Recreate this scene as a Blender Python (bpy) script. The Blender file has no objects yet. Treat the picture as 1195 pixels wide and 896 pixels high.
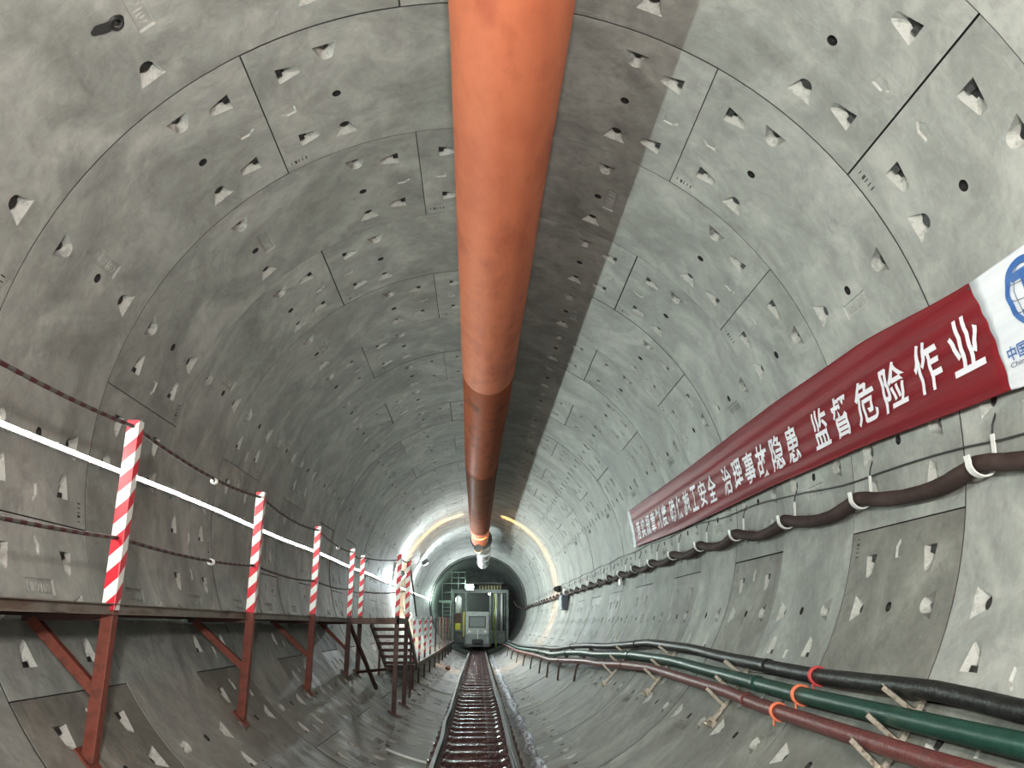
import bpy, bmesh, math, random
from mathutils import Vector, Matrix, noise
from mathutils.geometry import delaunay_2d_cdt
random.seed(7)
PI = math.pi
rad = math.radians
SC = bpy.context.scene
COL = SC.collection

# ------------------------------------------------------------------ camera, world, light, exposure
R, W, Y0 = 3.0, 1.5118, 3.2469          # inner radius, ring width, first ring joint in view
cam_d = bpy.data.cameras.new('camera')
cam = bpy.data.objects.new('camera', cam_d)
COL.objects.link(cam)
cam.location = (0.022, 0.0, -1.2727)
cam.rotation_euler = (PI / 2 + 0.2912, 0, -0.0399)
rot = cam.rotation_euler
cam_d.sensor_width = 36.0
cam_d.lens = 942.77 / 1195.0 * 36.0
cam_d.clip_start = 0.05
cam_d.clip_end = 300
SC.camera = cam
world = bpy.data.worlds.new('world')
SC.world = world
world.use_nodes = True
world.node_tree.nodes['Background'].inputs[0].default_value = (1.0, 0.945, 0.93, 1)
world.node_tree.nodes['Background'].inputs[1].default_value = .45   # weak fill added through the open tunnel end behind the camera
SC.view_settings.view_transform = 'Standard'
SC.view_settings.look = 'None'
SC.view_settings.gamma = 1
SC.view_settings.use_curve_mapping = False
SC.view_settings.exposure = 1.62
LED_STRENGTH = 78.0
FLOOD_W = 230.0
GANTRY_W = 22.0
ASSUMED_WORK_W = 430.0  # power of the assumed lamp behind the camera


def lamp(name, kind, loc, energy, color, size=0.05, rot=None, **kw):
    d = bpy.data.lights.new(name, kind)
    d.energy = energy
    d.color = color
    if kind in ('POINT', 'SPOT'):
        d.shadow_soft_size = size
    else:
        d.size = size
    for k, v in kw.items():
        setattr(d, k, v)
    o = bpy.data.objects.new(name, d)
    o.location = loc
    if rot:
        o.rotation_euler = rot
    COL.objects.link(o)
    return o


# ------------------------------------------------------------------ materials
def mat(name, color=(.5, .5, .5), rough=.6, metal=0., emit=None, strength=0.):
    m = bpy.data.materials.new(name)
    m.use_nodes = True
    b = m.node_tree.nodes['Principled BSDF']
    b.inputs['Base Color'].default_value = (*color, 1)
    b.inputs['Roughness'].default_value = rough
    b.inputs['Metallic'].default_value = metal
    if emit:
        b.inputs['Emission Color'].default_value = (*emit, 1)
        b.inputs['Emission Strength'].default_value = strength
    return m


def N(m, t, **kw):
    n = m.node_tree.nodes.new(t)
    for k, v in kw.items():
        if k in n.inputs.keys():
            n.inputs[k].default_value = v
        else:
            setattr(n, k, v)
    return n


def ramp(m, fac, stops):
    r = m.node_tree.nodes.new('ShaderNodeValToRGB')
    m.node_tree.links.new(fac, r.inputs[0])
    e = r.color_ramp.elements
    while len(e) < len(stops):
        e.new(.5)
    for el, (p, c) in zip(e, stops):
        el.position = p
        el.color = (*c, 1) if len(c) == 3 else c
    return r


def noisy(name, c1, c2, scale=4., rough=.6, metal=0., bump=.1, bscale=None, c3=None, stretch=(1, 1, 1), rough2=None):
    """two or three tone mottled material in object coordinates"""
    m = mat(name, c1, rough, metal)
    L = m.node_tree.links
    b = m.node_tree.nodes['Principled BSDF']
    tc = N(m, 'ShaderNodeTexCoord')
    mp = N(m, 'ShaderNodeMapping')
    mp.inputs['Scale'].default_value = stretch
    L.new(tc.outputs['Object'], mp.inputs[0])
    n = N(m, 'ShaderNodeTexNoise', Scale=scale, Detail=6., Roughness=.65)
    L.new(mp.outputs[0], n.inputs['Vector'])
    stops = [(.35, c1), (.65, c2)] if c3 is None else [(.32, c1), (.5, c2), (.68, c3)]
    r = ramp(m, n.outputs[0], stops)
    L.new(r.outputs[0], b.inputs['Base Color'])
    n2 = N(m, 'ShaderNodeTexNoise', Scale=bscale or scale * 6, Detail=4.)
    L.new(mp.outputs[0], n2.inputs['Vector'])
    bp = N(m, 'ShaderNodeBump', Strength=bump, Distance=.02)
    L.new(n2.outputs[0], bp.inputs['Height'])
    L.new(bp.outputs[0], b.inputs['Normal'])
    if rough2 is not None:
        rr = N(m, 'ShaderNodeMapRange')
        rr.inputs[3].default_value = rough
        rr.inputs[4].default_value = rough2
        L.new(n.outputs[0], rr.inputs[0])
        L.new(rr.outputs[0], b.inputs['Roughness'])
    return m


def concrete(name, base, tint, dirt, dirt_amt, rough=.62):
    m = mat(name, base, rough)
    L = m.node_tree.links
    b = m.node_tree.nodes['Principled BSDF']
    tc = N(m, 'ShaderNodeTexCoord')
    oi = N(m, 'ShaderNodeObjectInfo')
    off = N(m, 'ShaderNodeVectorMath', operation='MULTIPLY_ADD')
    comb = N(m, 'ShaderNodeCombineXYZ')
    for i in range(3):
        L.new(oi.outputs['Random'], comb.inputs[i])
    off.inputs[1].default_value = (37., 91., 53.)
    L.new(comb.outputs[0], off.inputs[0])
    L.new(tc.outputs['Object'], off.inputs[2])
    P = off.outputs[0]
    # large soft cloudy tone
    n1 = N(m, 'ShaderNodeTexNoise', Scale=1.3, Detail=8., Roughness=.62, Distortion=.9)
    L.new(P, n1.inputs['Vector'])
    r1 = ramp(m, n1.outputs[0], [(.32, tuple(c * .72 for c in base)), (.50, base), (.66, tint)])
    # trowel swirls and pale scratches
    n2 = N(m, 'ShaderNodeTexNoise', Scale=4.5, Detail=10., Roughness=.72, Distortion=1.3)
    L.new(P, n2.inputs['Vector'])
    r2 = ramp(m, n2.outputs[0], [(.36, (.86, .86, .86)), (.5, (1, 1, 1)), (.64, (1.12, 1.12, 1.115))])
    mul = N(m, 'ShaderNodeMix', data_type='RGBA', blend_type='MULTIPLY')
    mul.inputs[0].default_value = 1.
    L.new(r1.outputs[0], mul.inputs[6])
    L.new(r2.outputs[0], mul.inputs[7])
    # dark smudges
    n3 = N(m, 'ShaderNodeTexNoise', Scale=2.4, Detail=10., Roughness=.75, Distortion=.4)
    L.new(P, n3.inputs['Vector'])
    r3 = ramp(m, n3.outputs[0], [(.57, (0, 0, 0)), (.70, (dirt_amt,) * 3)])
    mx = N(m, 'ShaderNodeMix', data_type='RGBA')
    L.new(r3.outputs[0], mx.inputs[0])
    L.new(mul.outputs[2], mx.inputs[6])
    mx.inputs[7].default_value = (*dirt, 1)
    # each segment a little lighter or darker
    mr = N(m, 'ShaderNodeMapRange')
    mr.inputs[3].default_value = .90
    mr.inputs[4].default_value = 1.07
    L.new(oi.outputs['Random'], mr.inputs[0])
    vm = N(m, 'ShaderNodeVectorMath', operation='SCALE')
    L.new(mx.outputs[2], vm.inputs[0])
    L.new(mr.outputs[0], vm.inputs['Scale'])
    L.new(vm.outputs[0], b.inputs['Base Color'])
    n4 = N(m, 'ShaderNodeTexNoise', Scale=26., Detail=6., Roughness=.6)
    L.new(P, n4.inputs['Vector'])
    bp = N(m, 'ShaderNodeBump', Strength=.22, Distance=.012)
    L.new(n4.outputs[0], bp.inputs['Height'])
    n5 = N(m, 'ShaderNodeTexNoise', Scale=3., Detail=3.)
    L.new(P, n5.inputs['Vector'])
    bp2 = N(m, 'ShaderNodeBump', Strength=.45, Distance=.06)
    L.new(n5.outputs[0], bp2.inputs['Height'])
    L.new(bp2.outputs[0], bp.inputs['Normal'])
    L.new(bp.outputs[0], b.inputs['Normal'])
    # pale hairline scratches
    wv = N(m, 'ShaderNodeTexNoise', Scale=1.6, Detail=3., Roughness=.5, Distortion=.3)
    mp2 = N(m, 'ShaderNodeMapping')
    mp2.inputs['Rotation'].default_value = (.4, .7, .9)
    mp2.inputs['Scale'].default_value = (1., 7., 1.)
    L.new(P, mp2.inputs[0])
    L.new(mp2.outputs[0], wv.inputs['Vector'])
    rs = ramp(m, wv.outputs[0], [(.488, (0, 0, 0)), (.497, (.16, .16, .16)), (.506, (0, 0, 0))])
    ms = N(m, 'ShaderNodeMix', data_type='RGBA')
    L.new(rs.outputs[0], ms.inputs[0])
    L.new(vm.outputs[0], ms.inputs[6])
    ms.inputs[7].default_value = (.6, .6, .57, 1)
    L.new(ms.outputs[2], b.inputs['Base Color'])
    rr = N(m, 'ShaderNodeMapRange')
    rr.inputs[3].default_value = rough - .12
    rr.inputs[4].default_value = rough + .12
    L.new(n2.outputs[0], rr.inputs[0])
    L.new(rr.outputs[0], b.inputs['Roughness'])
    return m


M = {}
M['concrete'] = concrete('concrete', (.31, .315, .295), (.42, .42, .395), (.13, .13, .125), .5)
M['concrete_dirty'] = concrete('dirty_concrete', (.20, .193, .174), (.30, .29, .262), (.065, .056, .049), .9, .5)
M['pocket_lit'] = noisy('lit_pocket_concrete', (.36, .36, .335), (.47, .47, .44), 14, .6, 0, .3, 60, (.22, .22, .205))  # paler tone paints light onto pocket faces turned to the viewer
M['joint'] = mat('joint_seal', (.018, .018, .018), .8)
M['nut'] = noisy('dark_nut', (.012, .012, .013), (.05, .046, .045), 60, .45, .3)
M['mark'] = mat('black_stencil', (.03, .03, .03), .8)
M['duct'] = noisy('orange_duct_fabric', (.52, .135, .065), (.62, .175, .085), 2.2, .62, 0, .12, 9, (.44, .105, .052), (1, .45, 1))
M['duct_old'] = noisy('dirty_duct_fabric', (.24, .062, .034), (.34, .088, .042), 3., .5, 0, .15, 9, (.16, .050, .032), (1, .5, 1))
M['duct_brown'] = noisy('brown_duct_fabric', (.12, .046, .030), (.19, .066, .040), 3., .42, 0, .12, 9, None, (1, .5, 1))
SPEC = {'duct': .25, 'duct_old': .08, 'duct_brown': .06}
for k_ in SPEC:
    M[k_].node_tree.nodes['Principled BSDF'].inputs['Specular IOR Level'].default_value = SPEC[k_]
M['duct_brown'].node_tree.nodes['Principled BSDF'].inputs['IOR'].default_value = 1.06
M['duct_old'].node_tree.nodes['Principled BSDF'].inputs['IOR'].default_value = 1.12
M['galv'] = noisy('galvanised_steel', (.42, .43, .43), (.58, .58, .57), 12, .35, .8, .05)
M['red_oxide'] = noisy('red_oxide_paint', (.14, .036, .025), (.20, .056, .038), 9, .5, 0, .2, 40, (.085, .034, .027))
M['rust_dark'] = noisy('dark_rusty_steel', (.055, .028, .024), (.10, .045, .035), 9, .55, .2, .15, 40)
M['brass'] = noisy('rusty_galvanised_steel', (.36, .30, .22), (.62, .57, .48), 22, .3, .55, .1, 80, (.13, .065, .035))
M['deck'] = noisy('dirty_walkway_mesh', (.05, .05, .045), (.10, .095, .085), 30, .7, .2, .6, 90)
M['beam'] = noisy('mottled_channel_steel', (.16, .10, .075), (.27, .235, .20), 7, .5, .3, .2, 30, (.10, .06, .05), (1, .3, 1))
M['cable'] = noisy('muddy_cable_sheath', (.040, .024, .022), (.075, .048, .044), 5, .75, 0, .35, 25, None, (1, .6, 1))
M['white_plastic'] = mat('white_plastic', (.78, .78, .76), .4)
M['wire'] = mat('black_wire', (.03, .03, .03), .5)
M['pipe_black'] = noisy('black_pipe', (.009, .009, .009), (.024, .024, .022), 8, .42, .0, .3, 40)
M['pipe_green'] = noisy('green_painted_pipe', (.009, .042, .030), (.016, .066, .047), 7, .4, 0, .12, 40)
M['pipe_red'] = noisy('red_oxide_pipe', (.098, .024, .023), (.150, .040, .037), 6, .42, 0, .3, 40, (.085, .034, .031))
M['tie_red'] = mat('red_rope', (.55, .06, .06), .6)
M['tie_orange'] = mat('orange_rope', (.80, .20, .10), .6)
M['rail'] = noisy('rail_steel', (.022, .018, .016), (.05, .042, .038), 9, .55, .1, .1, 40)
M['rail_head'] = mat('worn_rail_head', (.10, .10, .095), .5, .6)
M['sleeper'] = noisy('wet_rusty_sleeper', (.030, .011, .010), (.060, .020, .017), 7, .16, .2, .35, 22, (.018, .009, .009), rough2=.35)
M['mud'] = noisy('wet_mud', (.012, .009, .009), (.030, .021, .019), 6, .14, 0, .5, 14, rough2=.5)
M['slurry'] = noisy('pale_slurry', (.16, .16, .18), (.50, .51, .58), 7, .4, 0, 1., 30, (.30, .30, .34))
M['batten'] = mat('white_batten', (.72, .72, .68), .5)
M['led'] = mat('led_strip', (1, 1, 1), .4, 0, (.84, 1.0, .92), LED_STRENGTH)
M['red_cloth'] = noisy('red_banner_cloth', (.150, .009, .014), (.20, .013, .019), 3, .5, 0, .35, 5, None, (1, .15, 3))
M['white_cloth'] = noisy('white_banner_cloth', (.66, .68, .74), (.76, .77, .82), 3, .5, 0, .35, 5, None, (1, .15, 3))
M['letter'] = mat('white_lettering', (.80, .78, .84), .5)
M['blue_ink'] = mat('blue_print', (.03, .12, .38), .5)
M['grey_ink'] = mat('grey_print', (.10, .13, .20), .5)
M['gantry'] = noisy('gantry_grey_paint', (.13, .15, .14), (.24, .27, .255), 4, .45, .1, .1)
M['gantry_dark'] = noisy('dark_steel', (.05, .055, .055), (.10, .105, .10), 5, .5, .3, .1)
M['gantry_green'] = noisy('pale_green_paint', (.22, .34, .26), (.32, .46, .36), 4, .5, 0, .1)
M['loco'] = noisy('loco_cream_paint', (.30, .335, .31), (.42, .45, .42), 4, .4, 0, .1)
M['glass'] = mat('cab_glass', (.16, .18, .175), .45, .0)
M['yellow'] = mat('yellow_paint', (.62, .55, .03), .45)
M['hatch'] = mat('faded_yellow_bars', (.30, .28, .14), .6)
M['yellow_hose'] = mat('yellow_green_hose', (.55, .66, .10), .5)
M['black'] = mat('black_paint', (.02, .02, .02), .5)
M['box'] = mat('slate_box_paint', (.13, .15, .19), .45)
M['lamp_face'] = mat('lamp_glass', (1, 1, 1), .3, 0, (.88, .97, 1.0), 60.)
M['lamp_small'] = mat('small_lamp_glass', (1, 1, 1), .3, 0, (.95, 1.0, 1.0), 18.)
M['warm_face'] = mat('warm_lamp_glass', (1, 1, 1), .3, 0, (1.0, .62, .25), 25.)
M['shield'] = noisy('shield_steel', (.05, .055, .053), (.10, .11, .105), 3, .45, .3, .1)


for k_, v_ in (('red_cloth', .12), ('white_cloth', .15), ('letter', .15), ('pipe_black', .22), ('pipe_green', .25), ('pipe_red', .22), ('red_oxide', .25), ('concrete', .3), ('concrete_dirty', .3), ('cable', .2)):
    M[k_].node_tree.nodes['Principled BSDF'].inputs['Specular IOR Level'].default_value = v_


def stripe_mat():
    m = mat('red_white_tape', (1, 1, 1), .35)
    L = m.node_tree.links
    b = m.node_tree.nodes['Principled BSDF']
    tc = N(m, 'ShaderNodeTexCoord')
    sp = N(m, 'ShaderNodeSeparateXYZ')
    L.new(tc.outputs['Object'], sp.inputs[0])
    a = N(m, 'ShaderNodeMath', operation='ADD')
    L.new(sp.outputs[0], a.inputs[0])
    L.new(sp.outputs[1], a.inputs[1])
    k = N(m, 'ShaderNodeMath', operation='MULTIPLY_ADD')
    L.new(a.outputs[0], k.inputs[0])
    k.inputs[1].default_value = -.95
    L.new(sp.outputs[2], k.inputs[2])
    d = N(m, 'ShaderNodeMath', operation='DIVIDE')
    L.new(k.outputs[0], d.inputs[0])
    d.inputs[1].default_value = .195
    f = N(m, 'ShaderNodeMath', operation='FRACT')
    L.new(d.outputs[0], f.inputs[0])
    r = ramp(m, f.outputs[0], [(0, (.62, .012, .03)), (.5, (.78, .76, .74))])
    r.color_ramp.interpolation = 'CONSTANT'
    L.new(r.outputs[0], b.inputs['Base Color'])
    return m


def rope_mat():
    m = mat('striped_rope', (1, 1, 1), .6)
    L = m.node_tree.links
    b = m.node_tree.nodes['Principled BSDF']
    tc = N(m, 'ShaderNodeTexCoord')
    sp = N(m, 'ShaderNodeSeparateXYZ')
    L.new(tc.outputs['Object'], sp.inputs[0])
    d = N(m, 'ShaderNodeMath', operation='DIVIDE')
    L.new(sp.outputs[1], d.inputs[0])
    d.inputs[1].default_value = .13
    f = N(m, 'ShaderNodeMath', operation='FRACT')
    L.new(d.outputs[0], f.inputs[0])
    r = ramp(m, f.outputs[0], [(0, (.065, .012, .015)), (.5, (.105, .10, .09))])
    r.color_ramp.interpolation = 'CONSTANT'
    L.new(r.outputs[0], b.inputs['Base Color'])
    return m


M['stripe'] = stripe_mat()
M['rope'] = rope_mat()


# ------------------------------------------------------------------ object helpers
def obj(name, bm, m, parent=None, smooth=False, loc=None):
    me = bpy.data.meshes.new(name)
    bm.normal_update()
    bm.to_mesh(me)
    bm.free()
    for x in (m if isinstance(m, (list, tuple)) else [m]):
        me.materials.append(x)
    if smooth:
        for p in me.polygons:
            p.use_smooth = True
    o = bpy.data.objects.new(name, me)
    COL.objects.link(o)
    if parent:
        o.parent = parent
    if loc:
        o.location = loc
    return o


def tag(o, label, cat, group=None, kind=None):
    if label:
        o['label'] = label
    if cat:
        o['category'] = cat
    if group:
        o['group'] = group
    if kind:
        o['kind'] = kind
    return o


def thing(name, label, cat, loc=(0, 0, 0), group=None):
    o = bpy.data.objects.new(name, None)
    o.empty_display_size = .1
    COL.objects.link(o)
    o.location = loc
    return tag(o, label, cat, group)


def struct(name, bm, m, smooth=False):
    o = obj(name, bm, m, None, smooth)
    o['kind'] = 'structure'
    return o


def copy_tree(o, parent=None):
    c = o.copy()
    COL.objects.link(c)
    c.parent = parent
    for ch in list(o.children):
        copy_tree(ch, c)
    return c


def P(a, r, y):
    """point on the lining: angle from the crown (degrees, + to the right), radius, distance"""
    return Vector((r * math.sin(rad(a)), y, r * math.cos(rad(a))))


def box(bm, lo, hi, mi=0, bev=0.):
    lo, hi = Vector(lo), Vector(hi)
    c = (lo + hi) / 2
    d = hi - lo
    r = bmesh.ops.create_cube(bm, size=1, matrix=Matrix.Translation(c) @ Matrix.Diagonal((*d, 1)))
    fs = {f for v in r['verts'] for f in v.link_faces}
    for f in fs:
        f.material_index = mi
    if bev > 0:
        es = list({e for v in r['verts'] for e in v.link_edges})
        q = bmesh.ops.bevel(bm, geom=es, offset=bev, segments=2, affect='EDGES', profile=.5)
        for f in q['faces']:
            f.material_index = mi


def bar(bm, a, b, w, h, up=(0, 0, 1), mi=0):
    """rectangular bar from a to b, w across, h along up"""
    a, b = Vector(a), Vector(b)
    z = (b - a)
    L = z.length
    z.normalize()
    x = Vector(up).cross(z)
    if x.length < 1e-4:
        x = Vector((1, 0, 0)).cross(z)
    x.normalize()
    y = z.cross(x)
    mtx = Matrix((x, y, z)).transposed().to_4x4()
    mtx.translation = (a + b) / 2
    r = bmesh.ops.create_cube(bm, size=1, matrix=mtx @ Matrix.Diagonal((w, h, L, 1)))
    for f in {f for v in r['verts'] for f in v.link_faces}:
        f.material_index = mi


def tube(bm, pts, r, n=10, mi=0, caps=True, rfun=None):
    pts = [Vector(p) for p in pts]
    rings = []
    t0 = (pts[1] - pts[0]).normalized()
    ref = Vector((0, 0, 1)) if abs(t0.z) < .9 else Vector((1, 0, 0))
    for i, p in enumerate(pts):
        t = (pts[min(i + 1, len(pts) - 1)] - pts[max(i - 1, 0)]).normalized()
        x = ref.cross(t)
        if x.length < 1e-5:
            x = Vector((1, 0, 0))
        x.normalize()
        y = t.cross(x)
        ref = y
        rr = rfun(i, p) if rfun else r
        rings.append([bm.verts.new(p + (x * math.cos(2 * PI * k / n) + y * math.sin(2 * PI * k / n)) * rr) for k in range(n)])
    for a, b in zip(rings, rings[1:]):
        for k in range(n):
            f = bm.faces.new((a[k], a[(k + 1) % n], b[(k + 1) % n], b[k]))
            f.material_index = mi
            f.smooth = True
    if caps:
        for rg, fl in ((rings[0], True), (rings[-1], False)):
            f = bm.faces.new(rg[::-1] if fl else rg)
            f.material_index = mi


def lerp_table(tab, y):
    if y <= tab[0][0]:
        return tab[0][1]
    for (a, va), (b, vb) in zip(tab, tab[1:]):
        if y <= b:
            t = (y - a) / (b - a)
            t = t * t * (3 - 2 * t) * .5 + t * .5
            return va + (vb - va) * t
    return tab[-1][1]


def text_mesh(s, size=1., offset=0.):
    """tessellated glyph outlines of a text as (verts, faces), centred on its bounding box"""
    cu = bpy.data.curves.new('t', 'FONT')
    cu.body = s
    cu.size = size
    cu.offset = offset
    cu.resolution_u = 3
    o = bpy.data.objects.new('t', cu)
    COL.objects.link(o)
    bpy.context.view_layer.update()
    me = o.to_mesh()
    vs = [v.co.copy() for v in me.vertices]
    fs = [tuple(p.vertices) for p in me.polygons]
    o.to_mesh_clear()
    bpy.data.objects.remove(o)
    bpy.data.curves.remove(cu)
    x0, x1 = min(v.x for v in vs), max(v.x for v in vs)
    y0, y1 = min(v.y for v in vs), max(v.y for v in vs)
    return [((v.x - x0) / (x1 - x0) - .5, (v.y - y0) / (y1 - y0) - .5) for v in vs], fs, (x1 - x0, y1 - y0)


# ------------------------------------------------------------------ tunnel lining segments
def seg_mesh(name, span, positions, key=False):
    """one precast segment: span in degrees, bolt positions in degrees from its centre.
    s = arc length from the centre, y = 0..W.  mapped to the cylinder around the crown."""
    H = rad(span / 2) * R
    g, ge = .0055, .0055                      # half gaps at the radial and the ring joint
    s0, s1, y0, y1 = -H + g, H - g, ge, W - ge
    bm = bmesh.new()

    def V(s, y, d=0.):
        a = s / R
        return bm.verts.new(((R + d) * math.sin(a), y, (R + d) * math.cos(a)))
    holes = []   # (outline, kind, data)

    def arc(cs, cy, r, a0, a1, n):
        return [(cs + r * math.cos(rad(a0 + (a1 - a0) * i / n)), cy + r * math.sin(rad(a0 + (a1 - a0) * i / n))) for i in range(n + 1)]
    for end in (-1, 1):                       # tapered pockets of the radial joint
        for cy in (.355, 1.16):
            e = end * H
            sg = -end
            o = [(e + sg * .192, cy - .081), (e + sg * .192, cy + .081), (e + sg * .355, cy + .040), (e + sg * .368, cy + .024), (e + sg * .368, cy - .024), (e + sg * .355, cy - .040)]
            fl = [(e + sg * .188, cy - .034, .10), (e + sg * .188, cy + .026, .10), (e + sg * .27, cy + .014, .050), (e + sg * .335, cy + .010, .018), (e + sg * .335, cy - .014, .018), (e + sg * .27, cy - .022, .050)]
            holes.append((o, fl, ('s', e + sg * .188, cy, sg)))
        # arrow mark, tip towards the joint
        sg = -end
        e = end * H
        o = [(e + sg * .112, .762), (e + sg * .165, .716), (e + sg * .245, .722), (e + sg * .245, .802), (e + sg * .165, .808)]
        c = (sum(p[0] for p in o) / 5, sum(p[1] for p in o) / 5)
        holes.append((o, [(c[0] + (p[0] - c[0]) * .80, c[1] + (p[1] - c[1]) * .80, .012) for p in o], None))
    for a in positions:
        s = rad(a) * R
        o = [(s - .094, .200), (s + .094, .200)] + arc(s, .300, .055, 10, 170, 6)
        fl = [(s - .060, .196, .09), (s + .060, .196, .09)] + [(p[0] * .8 + s * .2, .27 + (p[1] - .27) * .75, .022) for p in arc(s, .300, .055, 10, 170, 6)]
        holes.append((o, fl, ('y', s, .196, .09)))
        o = [(s + .098, 1.302), (s - .098, 1.302)] + arc(s, 1.185, .052, 190, 350, 8)
        fl = [(s + .074, 1.290, .012), (s - .074, 1.290, .012)] + [(p[0] * .96 + s * .04, p[1] * .96 + 1.185 * .04, .085) for p in arc(s, 1.185, .052, 190, 350, 8)]
        holes.append((o, fl, ('r', s, 1.192, .060)))
        o = arc(s, .76, .036, 0, 337.5, 15)
        holes.append((o, [(p[0], p[1], .09) for p in o], ('g',)))
    # number plate beside the centre hole
    sc = .13
    o = [(sc - .057, .575), (sc + .057, .575), (sc + .057, .930), (sc - .057, .930)]
    holes.append((o, [(p[0] + (.006 if p[0] < sc else -.006), p[1] + (.006 if p[1] < .7 else -.012), .010) for p in o], ('plate', sc, .75)))

    co, edges = [], []

    def loop(pts):
        b = len(co)
        co.extend(Vector(p) for p in pts)
        edges.extend((b + i, b + (i + 1) % len(pts)) for i in range(len(pts)))
    loop([(s0, y0), (s1, y0), (s1, y1), (s0, y1)])
    nst = max(2, int(round(span / 2.8125)))
    for i in range(1, nst):                   # curvature lines
        s = s0 + (s1 - s0) * i / nst
        b = len(co)
        co.extend((Vector((s, y0)), Vector((s, y1))))
        edges.append((b, b + 1))
    hl = []
    for (o, fl, ex) in holes:
        area = sum(o[i][0] * o[(i + 1) % len(o)][1] - o[(i + 1) % len(o)][0] * o[i][1] for i in range(len(o)))
        if area < 0:
            o.reverse()
            fl.reverse()
        loop(o)
        hl.append(o)
    vo, eo, fo, *_ = delaunay_2d_cdt(co, edges, [], 0, 1e-5)

    def inside(p, o):
        c = False
        for i in range(len(o)):
            (xa, ya), (xb, yb) = o[i], o[i - 1]
            if (ya > p[1]) != (yb > p[1]) and p[0] < (xb - xa) * (p[1] - ya) / (yb - ya) + xa:
                c = not c
        return c
    vm = {}
    for f in fo:
        c = sum((vo[i] for i in f), Vector((0, 0))) / len(f)
        if any(inside(c, o) for o in hl):
            continue
        if not (s0 < c.x < s1 and y0 < c.y < y1):
            continue
        vs = []
        for i in f:
            if i not in vm:
                vm[i] = V(vo[i].x, vo[i].y)
            vs.append(vm[i])
        try:
            ff = bm.faces.new(vs[::-1])
            ff.smooth = True
        except ValueError:
            pass
    # chamfered rims and side walls of the segment
    rim = [(s0, y0)] + [(s0 + (s1 - s0) * i / nst, y0) for i in range(1, nst)] + [(s1, y0), (s1, y1)] + [(s0 + (s1 - s0) * i / nst, y1) for i in range(nst - 1, 0, -1)] + [(s0, y1)]
    top = [V(s, y) for s, y in rim]
    mid = [V(s, y, .0035) for s, y in rim]
    low = [V(s, y, .05) for s, y in rim]
    for i in range(len(rim)):
        j = (i + 1) % len(rim)
        bm.faces.new((top[j], top[i], mid[i], mid[j]))
        bm.faces.new((mid[j], mid[i], low[i], low[j])).material_index = 2
    # pockets
    for (o, fl, ex) in holes:
        a = [V(*p) for p in o]
        b = [V(*p) for p in fl]
        n = len(o)
        for i in range(n):
            j = (i + 1) % n
            f = bm.faces.new((a[i], b[i], b[j], a[j]))
            if ex and ex[0] == 'g':
                f.material_index = 1
                f.smooth = True
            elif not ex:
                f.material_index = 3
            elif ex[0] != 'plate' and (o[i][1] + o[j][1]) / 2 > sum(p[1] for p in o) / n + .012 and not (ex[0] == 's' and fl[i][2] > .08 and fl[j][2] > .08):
                f.material_index = 3  # far-side walls take the paler tone, painted as if lit
        cs = sum(p[0] for p in fl) / n
        cy = sum(p[1] for p in fl) / n
        if ex and ex[0] in 'sy':
            dd = max(p[2] for p in fl) * .85
        elif ex and ex[0] == 'r':
            cs, cy, dd = ex[1], 1.235, .062
        else:
            dd = fl[0][2]
        c = V(cs, cy, dd)
        for i in range(n):
            f = bm.faces.new((b[i], c, b[(i + 1) % n]))
            if ex and ex[0] == 'g':
                f.material_index = 1
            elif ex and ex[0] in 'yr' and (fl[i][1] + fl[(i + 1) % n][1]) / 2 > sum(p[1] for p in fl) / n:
                f.material_index = 3  # far half of the floor gets the same painted light
        if not ex:
            continue

        def cyl(c0, ax, r, h, seg=6, mi=1):
            """little nut / hole plug"""
            ax = ax.normalized()
            u = ax.orthogonal().normalized()
            v = ax.cross(u)
            A = [bm.verts.new(c0 + (u * math.cos(2 * PI * k / seg) + v * math.sin(2 * PI * k / seg)) * r) for k in range(seg)]
            B = [bm.verts.new(q.co + ax * h) for q in A]
            for k in range(seg):
                bm.faces.new((A[k], A[(k + 1) % seg], B[(k + 1) % seg], B[k])).material_index = mi
            bm.faces.new(B).material_index = mi
        if ex[0] == 's':
            _, s, y, sg = ex
            q = s / R
            c0 = Vector(((R + .050) * math.sin(q), y, (R + .050) * math.cos(q)))
            cyl(c0, Vector((math.cos(q), 0, -math.sin(q))) * sg, .042, .050)
        elif ex[0] == 'y':
            _, s, y, d = ex
            q = s / R
            c0 = Vector(((R + .045) * math.sin(q), y, (R + .045) * math.cos(q)))
            cyl(c0, Vector((0, 1, 0)), .042, .045)
        elif ex[0] == 'r':
            _, s, y, d = ex
            q = s / R
            c0 = Vector(((R + .088) * math.sin(q), y, (R + .088) * math.cos(q)))
            cyl(c0, Vector((-math.sin(q), -.25, -math.cos(q))), .049, .056, 16)
            cyl(c0, Vector((-math.sin(q), -.25, -math.cos(q))), .024, .072, 6)
        elif ex[0] == 'plate':
            tv, tf, _ = text_mesh('MP2102')
            vs = []
            for (x, y) in tv:
                vs.append(V(sc + y * .066, ex[2] + x * -.29 * -1, .0035))
            lo = [bm.verts.new(v.co + Vector((math.sin(v.co.x / R), 0, math.cos(v.co.x / R))) * .006) for v in vs]
            cnt = {}
            for f in tf:
                try:
                    bm.faces.new([vs[i] for i in f])
                except ValueError:
                    pass
                for i in range(len(f)):
                    e = (f[i], f[(i + 1) % len(f)])
                    cnt.setdefault(tuple(sorted(e)), []).append(e)
            for k, l in cnt.items():
                if len(l) == 1:
                    i, j = l[0]
                    bm.faces.new((vs[j], vs[i], lo[i], lo[j]))
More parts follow.
